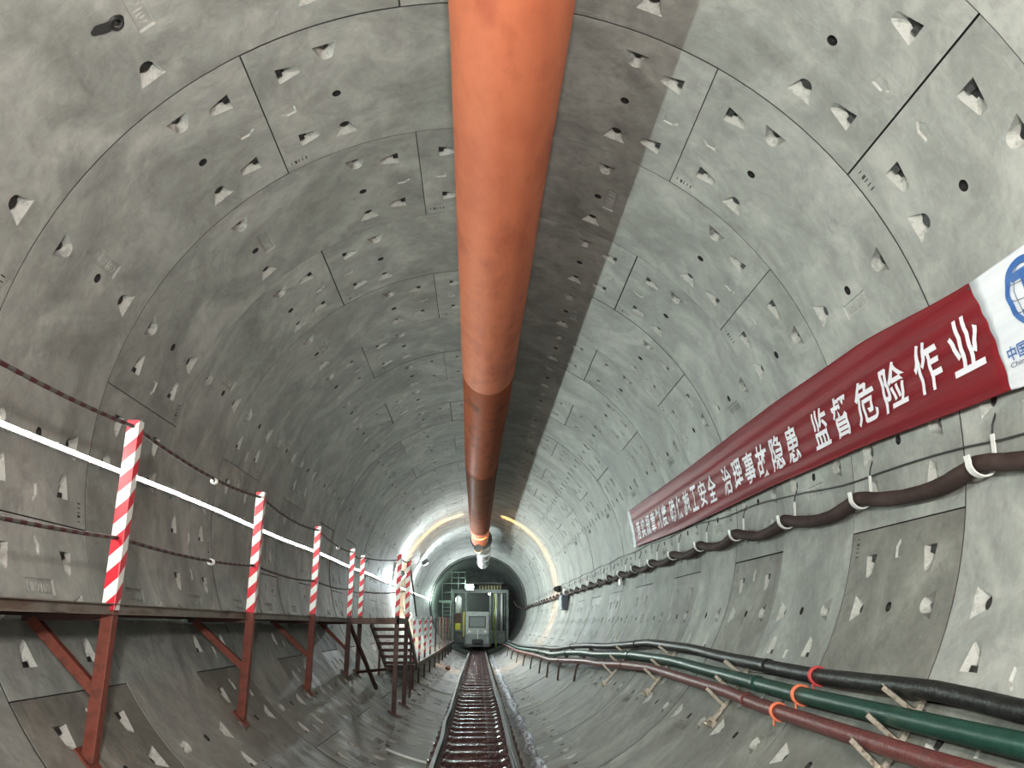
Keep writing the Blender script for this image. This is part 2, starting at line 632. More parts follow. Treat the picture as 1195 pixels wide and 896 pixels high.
    if not key:                               # small black stencil strokes near the corner
        for i, (w, h) in enumerate(((.008, .035), (.020, .045), (.008, .045), (.008, .045), (.010, .045))):
            s = s0 + .045 + i * .034
            q = [V(s, 1.385, -.0008), V(s + w, 1.385, -.0008), V(s + w, 1.385 + h, -.0008), V(s, 1.385 + h, -.0008)]
            bm.faces.new(q).material_index = 2
    me = bpy.data.meshes.new(name)
    bm.to_mesh(me)
    bm.free()
    for k in ('concrete', 'nut', 'mark', 'pocket_lit'):
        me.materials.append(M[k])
    return me


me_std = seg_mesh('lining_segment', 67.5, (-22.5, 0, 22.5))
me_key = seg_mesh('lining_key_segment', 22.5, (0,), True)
JOINTS = {1: [-101.25, -33.75, 33.75, 101.25, 168.75, 236.25], 0: [-78.75, -11.25, 56.25, 123.75, 191.25, 213.75]}
K_FIRST, K_LAST = -6, 31
for k in range(K_FIRST, K_LAST + 1):
    js = JOINTS[k % 2]
    dr = random.uniform(-.004, .004)
    for i in range(6):
        a0 = js[i]
        a1 = js[(i + 1) % 6] + (360 if i == 5 else 0)
        while a1 < a0:
            a1 += 360
        c = (a0 + a1) / 2
        cc = (c + 180) % 360 - 180
        nm = 'ceiling' if abs(cc) < 50 else 'floor' if abs(cc) > 122 else 'wall_right' if cc > 0 else 'wall_left'
        o = bpy.data.objects.new(nm, me_key if a1 - a0 < 30 else me_std)
        COL.objects.link(o)
        o.rotation_euler = (0, rad(c), 0)
        e = random.uniform(-.0025, .0025) + dr
        o.location = (e * math.sin(rad(cc)), Y0 + k * W, e * math.cos(rad(cc)))
        o['kind'] = 'structure'
        if nm == 'floor':
            o.material_slots[0].link = 'OBJECT'
            o.material_slots[0].material = M['concrete_dirty']
YA, YB = Y0 + K_FIRST * W, Y0 + (K_LAST + 1) * W
# dark gasket behind the joints
bm = bmesh.new()
n = 96
ra = [bm.verts.new(P(360 * i / n, R + .052, YA)) for i in range(n)]
rb = [bm.verts.new(P(360 * i / n, R + .052, YB)) for i in range(n)]
for i in range(n):
    bm.faces.new((ra[i], ra[(i + 1) % n], rb[(i + 1) % n], rb[i]))
rc = [bm.verts.new(P(360 * i / n, R + .30, YA)) for i in range(n)]
rd = [bm.verts.new(P(360 * i / n, R + .30, YB)) for i in range(n)]
for i in range(n):
    bm.faces.new((rc[i], rd[i], rd[(i + 1) % n], rc[(i + 1) % n]))
    bm.faces.new((ra[i], rc[i], rc[(i + 1) % n], ra[(i + 1) % n]))
    bm.faces.new((rb[i], rb[(i + 1) % n], rd[(i + 1) % n], rd[i]))
struct('wall_backing', bm, M['joint'])

# shield tail beyond the last ring: steel skin with ribs, closed far away
bm = bmesh.new()
prof = [(YB, R + .25), (YB, R - .05), (YB + .5, R - .05), (YB + .5, R + .12)]
y = YB + .5
while y < YB + 15:
    prof += [(y + .9, R + .12), (y + .9, R + .0), (y + 1.05, R + .0), (y + 1.05, R + .12)]
    y += 1.05
prof += [(y, .01)]
rg = []
n = 72
for (yy, r) in prof:
    rg.append([bm.verts.new(P(360 * i / n, r, yy)) for i in range(n)])
for a, b in zip(rg, rg[1:]):
    for i in range(n):
        bm.faces.new((a[i], a[(i + 1) % n], b[(i + 1) % n], b[i]))
struct('wall_far', bm, M['shield'])

# ------------------------------------------------------------------ track
bm = bmesh.new()
ys = [YA + .2 + i * .35 for i in range(int((YB - .3 - YA) / .35))]
prev = None
for yy in ys:
    row = []
    for j in range(9):
        x = -.56 + 1.12 * j / 8
        z = -2.925 + .012 * noise.noise(Vector((x * 3, yy * 2, 0))) + .01 * abs(j - 4) / 4
        row.append(bm.verts.new((x, yy, z)))
    if prev:
        for j in range(8):
            bm.faces.new((prev[j], prev[j + 1], row[j + 1], row[j])).smooth = True
    prev = row
tag(obj('mud', bm, M['mud']), 'dark wet mud lying between the sleepers along the tunnel invert', 'mud', None, 'stuff')

ZR = -2.625
RAILL = [(-3, -.43), (8.88, -.435), (11.3, -.425), (13.2, -.465), (14.9, -.44), (18, -.46), (23.6, -.475), (30, -.47), (49, -.45), (60, -.45)]
RAILR = [(-3, .44), (8.85, .445), (10.2, .44), (12.8, .46), (16.5, .465), (20.7, .44), (31.8, .44), (49, .44), (60, .44)]
PROF = [(-.045, -.107), (.045, -.107), (.045, -.098), (.012, -.088), (.009, -.03), (.026, -.022), (.026, -.004), (.020, 0), (-.020, 0), (-.026, -.004), (-.026, -.022), (-.009, -.03), (-.012, -.088), (-.045, -.098)]
for tab, lab in ((RAILL, 'slightly kinked steel rail on the left side of the track'), (RAILR, 'steel rail on the right side of the track beside the pale slurry')):
    bm = bmesh.new()
    rows = []
    for i in range(127):
        yy = -3 + i * .5
        x = lerp_table(tab, yy)
        rows.append([bm.verts.new((x + p[0], yy, ZR + p[1])) for p in PROF])
    n = len(PROF)
    for a, b in zip(rows, rows[1:]):
        for i in range(n):
            f = bm.faces.new((a[i], b[i], b[(i + 1) % n], a[(i + 1) % n]))
            if i == 7:
                f.material_index = 1
    bm.faces.new(rows[0])
    bm.faces.new(rows[-1][::-1])
    tag(obj('rail', bm, [M['rail'], M['rail_head']]), lab, 'rail')

# steel sleeper: channel with upturned middle, end plates, feet, rail clips
sl0 = thing('steel_sleeper', '', 'sleeper', (0, 0, 0), 'steel sleepers under the rails')
bm = bmesh.new()
tz = ZR - .107
segs = [(-.545, 0), (-.34, 0), (-.30, -.018), (.30, -.018), (.34, 0), (.545, 0)]
secp = [(-.085, -.10), (-.085, -.004), (-.070, 0), (-.015, 0), (0, -.012), (.015, 0), (.070, 0), (.085, -.004), (.085, -.10)]
rows = [[bm.verts.new((x, p[0], tz + dz + p[1])) for p in secp] for x, dz in segs]
for a, b in zip(rows, rows[1:]):
    for i in range(len(secp) - 1):
        bm.faces.new((a[i], a[i + 1], b[i + 1], b[i]))
bm.faces.new(rows[0][::-1])
bm.faces.new(rows[-1])
obj('beam', bm, M['sleeper'], sl0)
for s in (-1, 1):
    bm = bmesh.new()
    box(bm, (s * .50 - .04, -.07, -2.945), (s * .50 + .04, .07, tz - .09), 0)
    obj('foot', bm, M['sleeper'], sl0)
    for t in (-1, 1):
        bm = bmesh.new()
        box(bm, (s * .445 + t * .062 - .018, -.03, tz), (s * .445 + t * .062 + .018, .03, tz + .02), 0, .004)
        tube(bm, [(s * .445 + t * .062, 0, tz + .015), (s * .445 + t * .062, 0, tz + .045)], .011, 6)
        obj('rail_clip', bm, M['rust_dark'], sl0)
ORD = ['first', 'second', 'third', 'fourth', 'fifth', 'sixth', 'seventh', 'eighth', 'ninth', 'tenth']
SLY = [8.8, 9.54, 10.1, 10.81, 11.45, 12.16, 12.75, 13.34, 13.91, 14.51, 15.1, 15.58, 16.44, 17.15, 17.91, 18.93, 19.5, 20.03, 21.07, 21.9, 22.98, 23.8, 24.57]
y = 25.6
while y < 53:
    SLY.append(y)
    y += .95
for i, y in enumerate([8.05] + SLY):
    c = sl0 if i == 0 else copy_tree(sl0)
    c.location = (0, y, 0)
    c['label'] = ('wet dark red steel sleeper lying just below the lower edge of the picture' if i == 0 else ORD[i - 1] + ' wet steel sleeper counting up from the bottom of the picture' if i < 11 else 'wet dark red steel sleeper, one of the many farther along the track')

# pale slurry trail beside the right rail
bm = bmesh.new()
prev = None
for i in range(620):
    yy = 7.5 + i * .067
    row = []
    cx = .78 + .05 * noise.noise(Vector((0, yy * .8, 3)))
    w = .085 + .07 * noise.noise(Vector((5, yy * 1.6, 3)))
    for j in range(11):
        t = j / 10 * 2 - 1
        x = cx + t * w
        base = -math.sqrt(R * R - x * x)
        h = (1 - t * t) * (.035 + .07 * noise.noise(Vector((x * 16, yy * 7, 1))) + .04 * noise.noise(Vector((x * 5, yy * 2, 7))))
        row.append(bm.verts.new((x, yy, base + h - .006)))
    if prev:
        for j in range(10):
            bm.faces.new((prev[j], prev[j + 1], row[j + 1], row[j])).smooth = True
    prev = row
tag(obj('slurry', bm, M['slurry']), 'lumpy pale grey slurry spilled in a strip beside the right rail', 'slurry', None, 'stuff')

for (a, b, w, lab, nm) in (
        ((-1.13, 11.18), (-.60, 11.15), .045, 'white flat batten lying across the invert left of the track', 'batten'),
        ((-1.55, 21.43), (-.63, 21.75), .02, 'thin pale rod lying on the invert left of the track, far off', 'rod'),
        ((.80, 17.38), (1.29, 17.28), .016, 'thin pale rod on the invert right of the slurry, the nearer of two', 'rod'),
        ((.86, 25.03), (1.39, 24.17), .016, 'thin pale rod on the invert right of the slurry, the farther of two', 'rod')):
    bm = bmesh.new()
    pts = []
    for i in range(9):
        t = i / 8
        x = a[0] + (b[0] - a[0]) * t
        r_ = R - .012 - w * .15
        pts.append(Vector((x, a[1] + (b[1] - a[1]) * t, -math.sqrt(r_ * r_ - x * x))))
    if nm == 'batten':
        for p, q in zip(pts, pts[1:]):
            bar(bm, p, q, .05, .018)
    else:
        tube(bm, pts, w * .7, 6)
    tag(obj(nm, bm, M['batten']), lab, nm)
bm = bmesh.new()
bmesh.ops.create_icosphere(bm, subdivisions=2, radius=.10)
for v in bm.verts:
    v.co *= 1 + .35 * noise.noise(v.co * 14)
    v.co.z *= .8
tag(obj('rubble_lump', bm, M['rust_dark'], None, False, (-1.06, 31.2, -2.73)), 'dark brown lump lying on the invert left of the rails', 'rubble')

# ------------------------------------------------------------------ ventilation duct
DX = [(-5, .18), (4, .178), (7.5, .155), (11.35, .125), (18, .055), (31, .04), (35.6, .05)]
duct = thing('ventilation_duct', 'long round orange fabric ventilation duct hanging below the crown', 'duct', (0, 0, 2.32))


def duct_part(ya, yb, m, r0=.378, nm='duct_sleeve'):
    bm = bmesh.new()
    pts = []
    nn = max(6, int((yb - ya) / .12))
    for i in range(nn + 1):
        yy = ya + (yb - ya) * i / nn
        pts.append(Vector((lerp_table(DX, yy), yy, .012 * noise.noise(Vector((yy * .4, 0, 0))))))

    def rf(i, p):
        e = min(i, nn - i) * (yb - ya) / nn
        return r0 * (1 + .010 * noise.noise(Vector((0, p.y * .9, 4))) - .035 * math.exp(-e / .10))
    tube(bm, pts, r0, 40, rfun=rf, caps=False)
    for v in bm.verts:                        # soft creases and a slightly sagging section
        c = Vector((lerp_table(DX, v.co.y), v.co.y, 0))
        d = v.co - c
        a = math.atan2(d.x, d.z)
        v.co = c + d * (1 + .010 * noise.noise(Vector((a * 1.5, v.co.y * 1.4, 2))) + .006 * math.sin(a * 5 + v.co.y * .4))
    return obj(nm, bm, m, duct, True)


duct_part(-4.5, 3.4, M['duct'])
duct_part(3.4, 11.35, M['duct'])
duct_part(11.35, 18.4, M['duct_old'], .375)
duct_part(18.4, 26, M['duct_brown'], .375)
o = duct_part(26, 30.4, M['duct_brown'], .37)
o = duct_part(30.4, 35.2, M['duct'], .365)
for yy, w in ((3.4, .05), (11.35, .06), (18.4, .06), (26, .06), (30.4, .06)):
    bm = bmesh.new()
    x = lerp_table(DX, yy)
    tube(bm, [(x, yy - w, 0), (x, yy - w * .5, 0), (x, yy + w * .5, 0), (x, yy + w, 0)], .37, 40, caps=False, rfun=lambda i, p: .366 if i in (0, 3) else .379)
    obj('joint_band', bm, M['duct' if yy < 11 else 'duct_old'], duct, True)
bm = bmesh.new()
for rr, ya, yb in ((.47, 35.2, 35.35), (.40, 35.35, 36.2)):
    tube(bm, [(.10, ya, 0), (.10, yb, 0)], rr, 40)
tube(bm, [(.10, 34.9, 0), (.10, 35.25, 0)], .385, 40)
obj('flange', bm, M['gantry_dark'], duct, False)
for i in range(15):                           # wire hangers up to the crown
    yy = 4.0 + i * 2.1
    if yy > 34:
        break
    x = lerp_table(DX, yy)
    bm = bmesh.new()
    tube(bm, [(x, yy, .36), (x, yy, .66)], .006, 5)
    obj('hanger', bm, M['wire'], duct)
small = thing('steel_air_pipe', 'short bright metal air pipe continuing from the end of the orange duct', 'pipe', (.24, 36.2, 2.12))
bm = bmesh.new()
tube(bm, [(-.1, 0, .1), (0, 1.5, .03), (.02, 9.5, -.06)], .30, 32)
obj('pipe_body', bm, M['galv'], small, True)
for yy in (1.6, 5, 9.4):
    bm = bmesh.new()
    tube(bm, [(.0, yy, 0), (.0, yy + .1, 0)], .345, 32)
    obj('flange', bm, M['galv'], small)

# added slotted lamp under the duct end: its two discs shape an orange ring
sl = thing('added_slot_lamp', 'added warm slot lamp under the orange duct end, shaping a light ring', 'lamp', (-.02, 32.0, 1.62))
bm = bmesh.new()
for yy in (-.045, .045):
    tube(bm, [(0, yy - .006, 0), (0, yy + .006, 0)], .16, 28)
obj('slot_discs', bm, M['gantry_dark'], sl)
bm = bmesh.new()
tube(bm, [(0, 0, .0), (0, 0, .36)], .010, 6)
obj('stem', bm, M['gantry_dark'], sl)
l = lamp('added_slot_light', 'POINT', (0, 0, 0), 330, (1.0, .55, .2), .02)
l.parent = sl

# ------------------------------------------------------------------ LED light strip along the left wall
led = thing('led_strip', 'glowing white LED strip light running along the left wall', 'light', (0, 0, 0))


def ledz(y):
    return -.055 + .0072 * (y - 5) + .012 * math.sin(y * .9)


bm = bmesh.new()
rows = []
for i in range(38):                           # half-round diffuser facing the tunnel, on a flat back strip
    y = -4 + i * 1.5
    rows.append([bm.verts.new((-2.968 + .016 * math.cos(rad(a)), y, ledz(y) + .014 * math.sin(rad(a)))) for a in (-90, -54, -18, 18, 54, 90)])
for a, b in zip(rows, rows[1:]):
    for j in range(5):
        bm.faces.new((a[j], b[j], b[j + 1], a[j + 1]))
o = obj('light_tube', bm, M['led'], led)
bm = bmesh.new()
for i in range(37):
    y = -4 + i * 1.5
    bar(bm, (-2.982, y, ledz(y)), (-2.982, y + 1.5, ledz(y + 1.5)), .028, .038)
    for sg in (-1, 1):
        bar(bm, (-2.968, y, ledz(y) + sg * .018), (-2.968, y + 1.5, ledz(y + 1.5) + sg * .018), .032, .004)
obj('back_strip', bm, M['white_plastic'], led)
bm = bmesh.new()
tube(bm, [(-2.955, 4.86, ledz(4.9)), (-2.955, 4.94, ledz(4.95))], .036, 12)
obj('connector', bm, M['white_plastic'], led)
for k in range(0, 30, 1):
    yy = Y0 + .95 + k * W
    bm = bmesh.new()
    box(bm, (-2.99, yy - .008, ledz(yy) + .022), (-2.955, yy + .008, ledz(yy) + .034))
    obj('clip', bm, M['white_plastic'], led)

# wall flood lamps assumed from the glow on the far lining (Y about 30)


def flood(loc, aim, energy, color, label, face='lamp_face', size=.13):
    t = thing('flood_lamp', label, 'lamp', loc)
    d = (Vector(aim) - Vector(loc)).normalized()
    q = d.to_track_quat('-Z', 'Z')
    t.rotation_mode = 'QUATERNION'
    t.rotation_quaternion = q
    bm = bmesh.new()
    box(bm, (-size, -size * .75, .01), (size, size * .75, .09), 0, .01)
    obj('housing', bm, M['gantry_dark'], t)
    bm = bmesh.new()
    box(bm, (-size * .9, -size * .66, -.005), (size * .9, size * .66, .012))
    obj('lens', bm, M[face], t)
    bm = bmesh.new()
    bar(bm, (-size - .01, 0, .05), (-size - .01, 0, .2), .02, .03)
    bar(bm, (size + .01, 0, .05), (size + .01, 0, .2), .02, .03)
    bar(bm, (-size - .01, 0, .2), (size + .01, 0, .2), .02, .03)
    obj('bracket', bm, M['gantry_dark'], t)
    l = lamp('flood_lamp_light', 'POINT', (0, 0, -.10), energy, color, .08)
    l.parent = t
    return t


flood((-2.66, 29.5, .45), (2, 34, -1), FLOOD_W, (.84, .95, 1.0), 'assumed bright flood lamp fixed to the left wall beyond the stair')  # assumed source of the white glow on the left wall
flood((-2.35, 37.0, 1.45), (2, 44, -1), FLOOD_W * .7, (.78, .92, 1.0), 'assumed flood lamp high on the left of the far lining')  # assumed from the glow at the upper left
flood((-2.70, 33.5, -.9), (1, 36, -1.5), FLOOD_W * .25, (1.0, .74, .42), 'assumed warm flood lamp low on the left wall by the far handrail', 'warm_face')  # assumed from the yellowish stretch of wall

# ------------------------------------------------------------------ walkway on the left
deck = thing('walkway', 'narrow steel mesh walkway bracketed along the left wall', 'walkway', (-2.15, 0, -1.17))


def wallx(z, r=R):
    return -math.sqrt(r * r - z * z)


y = -3.0
while y < 14.3:
    bm = bmesh.new()
    y2 = min(y + 1.5, 14.4)
    for j in range(5):
        xa = -.06 - j * .108
        box(bm, (xa - .102, y + .01, -.005 + random.uniform(0, .006)), (xa, y2 - .01, .020), 0)
    obj('deck_panel', bm, M['deck'], deck)
    y += 1.5
bm = bmesh.new()
box(bm, (-.055, -3, -.035), (-.045, 14.4, .028))
box(bm, (-.055, -3, -.035), (-.012, 14.4, -.029))
box(bm, (-.055, -3, .022), (-.012, 14.4, .028))
obj('edge_beam', bm, M['beam'], deck)
bm = bmesh.new()
box(bm, (-.585, -3, -.040), (-.55, 14.4, -.006))
obj('wall_angle', bm, M['rust_dark'], deck)


def post(x, y, ztop, zmark, label, group, zbase=None, brace=True, zdeck=-1.17, w=.037, stripe='stripe', low='red_oxide'):
    """square tube post: plain lower shaft, taped upper shaft, foot plate, brace and arm to the wall"""
    zb = -math.sqrt(R * R - x * x) if zbase is None else zbase
    t = thing('handrail_post', label, 'post', (x, y, zb), group)
    bm = bmesh.new()
    box(bm, (-w, -w, 0), (w, w, zmark - zb), 0, .004)
    obj('lower_shaft', bm, M[low], t)
    bm = bmesh.new()
    box(bm, (-w - .002, -w - .002, 0), (w + .002, w + .002, ztop - zmark), 0, .003)
    obj('taped_shaft', bm, M[stripe], t, False, (0, 0, zmark - zb))
    sl_ = math.atan2(x, -zb)
    bm = bmesh.new()
    bar(bm, (-.10 * math.cos(sl_), 0, .10 * -math.sin(sl_) + .0), (.10 * math.cos(sl_), 0, .10 * math.sin(sl_)), .14, .012, (-math.sin(sl_), 0, math.cos(sl_)))
    obj('foot_plate', bm, M['red_oxide'], t, False, (0, 0, .012))
    if brace:
        bm = bmesh.new()
        zw = zdeck - .06
        xw = wallx(zw) + .05 - x
        bar(bm, (0, .0, -1.66 - zb), (xw * .95, 0, zw - zb), .055, .055, (0, 1, 0))
        obj('brace', bm, M['red_oxide'], t)
        bm = bmesh.new()
        bar(bm, (0, 0, zw - zb + .01), (wallx(zw) + .02 - x, 0, zw - zb + .01), .05, .04)
        obj('arm', bm, M['rust_dark'], t)
    return t


G = 'striped handrail posts of the upper walkway'
post(-2.21, 5.18, .0, -1.18, 'nearest and tallest red and white striped handrail post at the left', G)
post(-2.145, 8.09, .0, -1.15, 'second striped handrail post from the camera along the left walkway', G)
post(-2.17, 11.21, .03, -1.12, 'third striped handrail post from the camera along the left walkway', G)
post(-2.19, 14.51, .03, -1.10, 'fourth striped handrail post, standing just before the stair', G, low='rust_dark')
post(-2.15, 15.55, .0, -1.10, 'fifth striped handrail post, close behind the fourth near the stair', G, brace=False, low='rust_dark')
post(-1.37, 14.5, -.06, -1.10, 'striped post at the near track-side corner of the stair landing', 'striped posts at the stair landing', brace=False, low='rust_dark')
post(-1.35, 16.2, -.03, -1.10, 'striped post at the far track-side corner of the stair landing', 'striped posts at the stair landing', brace=False, low='rust_dark')

# landing and stair
ld = thing('stair_landing', 'dark steel landing where the walkway widens before the stair', 'landing', (0, 0, 0))
bm = bmesh.new()
for j in range(10):
    xa = -1.34 - j * .142
    box(bm, (xa - .136, 14.45, -1.165), (xa, 16.2, -1.135))
obj('deck_panel', bm, M['deck'], ld)
bm = bmesh.new()
box(bm, (-2.70, 14.41, -1.235), (-1.33, 14.45, -1.14))
box(bm, (-2.70, 16.2, -1.235), (-1.33, 16.24, -1.14))
box(bm, (-1.37, 14.41, -1.235), (-1.33, 16.24, -1.14))
obj('edge_beam', bm, M['rust_dark'], ld)
bm = bmesh.new()
bar(bm, (-2.17, 14.5, -1.25), (-1.8, 15.6, -2.35), .05, .05)
bar(bm, (-2.1, 15.2, -2.05), (-1.35, 14.5, -1.95), .045, .045)
obj('brace', bm, M['rust_dark'], ld)
st = thing('steel_stair', 'short dark steel stair stepping down from the landing to the lower walkway', 'stair', (0, 0, 0))
n = 6
for i in range(n):
    t = (i + 1) / (n + .5)
    yy = 16.25 + t * 2.9
    z = -1.16 - t * .92
    bm = bmesh.new()
    box(bm, (-2.02, yy - .13, z - .03), (-1.36, yy + .13, z), 0)
    box(bm, (-2.02, yy - .135, z - .06), (-1.36, yy - .125, z + .002), 0)
    obj('tread', bm, M['rust_dark'], st)
for x in (-2.03, -1.34):
    bm = bmesh.new()
    bar(bm, (x, 16.2, -1.2), (x, 19.2, -2.12), .03, .15)
    obj('stringer', bm, M['rust_dark'], st)
for x in (-2.0, -1.36):
    bm = bmesh.new()
    bar(bm, (x, 17.6, -1.65), (x, 17.6, -math.sqrt(9 - x * x) + .01), .045, .045)
    obj('leg', bm, M['rust_dark'], st)
bm = bmesh.new()
tube(bm, [(-1.34, 16.2, -.07), (-1.36, 17.6, -.5), (-1.42, 19.6, -1.05)], .018, 6)
obj('handrail', bm, M['rust_dark'], st)

# lower walkway with its posts
lw = thing('lower_walkway', 'low dark walkway running along the left of the far track', 'walkway', (0, 0, 0))
y = 19.2
while y < 50:
    bm = bmesh.new()
    for j in range(5):
        xa = -1.42 - j * .13
        box(bm, (xa - .115, y + .02, -2.13), (xa, y + 2.48, -2.10))
    obj('deck_panel', bm, M['deck'], lw)
    bm = bmesh.new()
    box(bm, (-2.00, y + .02, -2.19), (-1.96, y + 2.48, -2.12))
    box(bm, (-1.43, y + .02, -2.23), (-1.39, y + 2.48, -2.10))
    obj('edge_beam', bm, M['rust_dark'], lw)
    y += 2.5
LP = [19.5, 21.4, 23.6, 26.2, 29.3, 32.4, 35.5, 38.6, 42, 46]
ORD = ['first', 'second', 'third', 'fourth', 'fifth', 'sixth', 'seventh', 'eighth', 'ninth', 'tenth']
for i, y in enumerate(LP):
    z1 = -1.05 + (y - 19.5) * .009
    post(-1.45, y, z1, z1 - (.95 if i < 4 else .5), ORD[i] + (' short striped' if i < 4 else ' short dark') + ' post of the lower walkway, counted from the stair', 'posts of the lower walkway', brace=False, w=.024, low='rust_dark', stripe='stripe' if i < 4 else 'rust_dark')
bm = bmesh.new()
tube(bm, [(-1.45, y, -1.08 + (y - 19.5) * .009 - .03 * (i % 2)) for i, y in enumerate([19.5 + .5 * k for k in range(54)])], .010, 5)
tag(obj('rope', bm, M['wire']), 'thin dark rope joining the tops of the low far posts', 'rope')


# striped ropes
def rope(z0, tab, r, label, m='rope', sag=.06):
    bm = bmesh.new()
    pts = []
    for (x1, y1, z1), (x2, y2, z2) in zip(tab, tab[1:]):
        nn = 10
        for i in range(nn):
            t = i / nn
            pts.append(Vector((x1 + (x2 - x1) * t, y1 + (y2 - y1) * t, z1 + (z2 - z1) * t - sag * 4 * t * (1 - t))))
    pts.append(Vector(tab[-1]))
    tube(bm, pts, r, 8)
    return tag(obj('rope', bm, M[m]), label, 'rope')


rope(0, [(-2.21, 2.1, -.04), (-2.21, 5.18, -.04), (-2.145, 8.09, -.05), (-2.17, 11.21, -.02), (-2.19, 14.51, -.03), (-2.15, 15.55, -.03), (-2.15, 16.2, -.03)], .013, 'upper dark red and grey striped rope strung along the tops of the posts')
rope(0, [(-2.21, 2.1, -.76), (-2.21, 5.18, -.75), (-2.145, 8.09, -.71), (-2.17, 11.21, -.69), (-2.19, 14.51, -.66), (-2.15, 15.55, -.66), (-1.37, 16.2, -.62)], .012, 'lower striped rope strung at knee height along the posts', sag=.035)
rope(0, [(-2.15, 15.55, -.04), (-1.37, 15.0, -.12), (-1.35, 16.2, -.06)], .010, 'dark rope closing the top of the stair landing', 'wire', .03)
for i, (p, lab) in enumerate((((-2.172, 6.72, -.125), 'small white tie knotted on the upper rope past the first post'), ((-2.17, 6.85, -.77), 'small white tie knotted on the lower rope past the first post'), ((-2.18, 12.9, -.10), 'small white tie knotted on the upper rope before the fourth post'))):
    bm = bmesh.new()
    for q in range(3):
        tube(bm, [Vector(p) + Vector((.022 * math.cos(a * PI / 4), -.02 + q * .02, .022 * math.sin(a * PI / 4))) for a in range(9)], .006, 5)
    tag(obj('tie', bm, M['white_plastic']), lab, 'tie', 'white ties on the ropes')

# ------------------------------------------------------------------ cable and hooks on the right wall
CZ = [(3, -.385), (4.4, -.375), (6.0, -.345), (7.5, -.32), (9, -.28), (11.3, -.255), (15.6, -.25), (30, -.20), (50, -.15)]
bm = bmesh.new()
pts = []
y = -3.0
while y < 51:
    ph = ((y - 4.42) / W) % 1
    s_ = 4 * ph * (1 - ph)
    z = lerp_table(CZ, y) - .085 * s_ - .012 * noise.noise(Vector((y * 2, 0, 0)))
    pts.append(Vector((2.885 + .012 * noise.noise(Vector((0, y * 2.3, 0))) - .02 * (1 - s_), y, z)))
    y += .108
tube(bm, pts, .05, 12, rfun=lambda i, p: .052 + .007 * noise.noise(Vector((p.y * 5, 0, 9))))
tag(obj('power_cable', bm, M['cable'], None, True), 'thick muddy brown cable sagging from hook to hook along the right wall', 'cable')
hk = thing('cable_hook', '', 'hook', (0, 0, 0), 'white hooks carrying the cable')
bm = bmesh.new()
pr = None
pts = []
for i in range(11):
    a = rad(-15 - i * 17.5)
    pts.append(Vector((2.868 + .075 * math.cos(a), 0, -.012 + .075 * math.sin(a))))
pts = [Vector((2.955, 0, .03)), Vector((2.95, 0, -.0))] + pts + [Vector((2.79, 0, .03))]
for a, b in zip(pts, pts[1:]):
    bar(bm, a, b, .052, .010, (0, 1, 0)) if False else bar(bm, a, b + (b - a) * .12, .010, .05, (0, 1, 0))
obj('cradle', bm, M['white_plastic'], hk)
bm = bmesh.new()
bar(bm, (2.955, 0, .02), (2.962, 0, .16), .030, .010, (1, 0, 0))
obj('strap', bm, M['white_plastic'], hk)
bm = bmesh.new()
tube(bm, [(2.962, 0, .16), (2.975, 0, .22), (3.03, 0, .34)], .006, 5)
obj('wire', bm, M['wire'], hk)
ks = list(range(0, 26))
for i, k in enumerate(ks):
    c = hk if i == 0 else copy_tree(hk)
    yy = 4.42 + k * W
    c.location = (0, yy, lerp_table(CZ, yy))
    c['label'] = (['white plastic hook holding the thick cable nearest the camera, under the banner end',
                   'second white cable hook from the camera, below the red banner',
                   'third white cable hook from the camera, below the red banner',
                   'fourth white cable hook from the camera, below the red banner',
                   'fifth white cable hook from the camera, below the red banner',
                   'sixth white cable hook from the camera, below the red banner',
                   'seventh white cable hook from the camera, below the banner'][i] if i < 7 else ORD[i] + ' white cable hook from the camera, just past the far end of the red banner' if i < 10 else 'small white hook far along the thick cable beyond the end of the red banner')
# thin wire
WR = [(-3, 94.6), (4.14, 95.2), (4.94, 94.3), (6.15, 93.5), (7.38, 91.8), (9, 90.3), (11.56, 88.9), (17.5, 88), (30, 87.5), (48, 88)]
bm = bmesh.new()
tube(bm, [P(lerp_table(WR, y) + .25 * math.sin(y * 2.1), 2.978, y) for y in [-3 + .35 * i for i in range(146)]], .0065, 5)
tag(obj('thin_wire', bm, M['wire']), 'thin black wire strung just above the thick cable on the right wall', 'wire')

# wall box, camera and tag far right
t = thing('wall_box', 'dark slate equipment box hung under the cable on the far right wall', 'box', (2.86, 27.5, -.50))
bm = bmesh.new()
box(bm, (-.14, -.42, -.26), (.09, .42, .20), 0, .02)
obj('body', bm, M['box'], t)
bm = bmesh.new()
box(bm, (-.155, -.36, -.20), (-.142, .36, .15), 0, .005)
obj('door', bm, M['box'], t)
bm = bmesh.new()
box(bm, (-.02, -.30, .20), (.10, -.20, .42), 0)
box(bm, (-.02, .20, .20), (.10, .30, .42), 0)
obj('hanger', bm, M['white_plastic'], t)
t = thing('signal_horn', 'small black horn unit on the far right wall above the cable', 'horn', (2.92, 29.9, .0))
bm = bmesh.new()
box(bm, (-.10, -.12, -.10), (.06, .12, .12), 0, .03)
obj('body', bm, M['black'], t)
bm = bmesh.new()
tube(bm, [(-.10, -.05, 0), (-.14, -.20, 0)], .05, 12, rfun=lambda i, p: .04 + .05 * i)
obj('horn', bm, M['black'], t)
bm = bmesh.new()
box(bm, (2.88, 16.75, -.47), (2.93, 16.93, -.19), 0, .008)
tag(obj('wall_tag', bm, M['white_plastic']), 'small white upright tag hanging below the cable past the banner', 'tag')


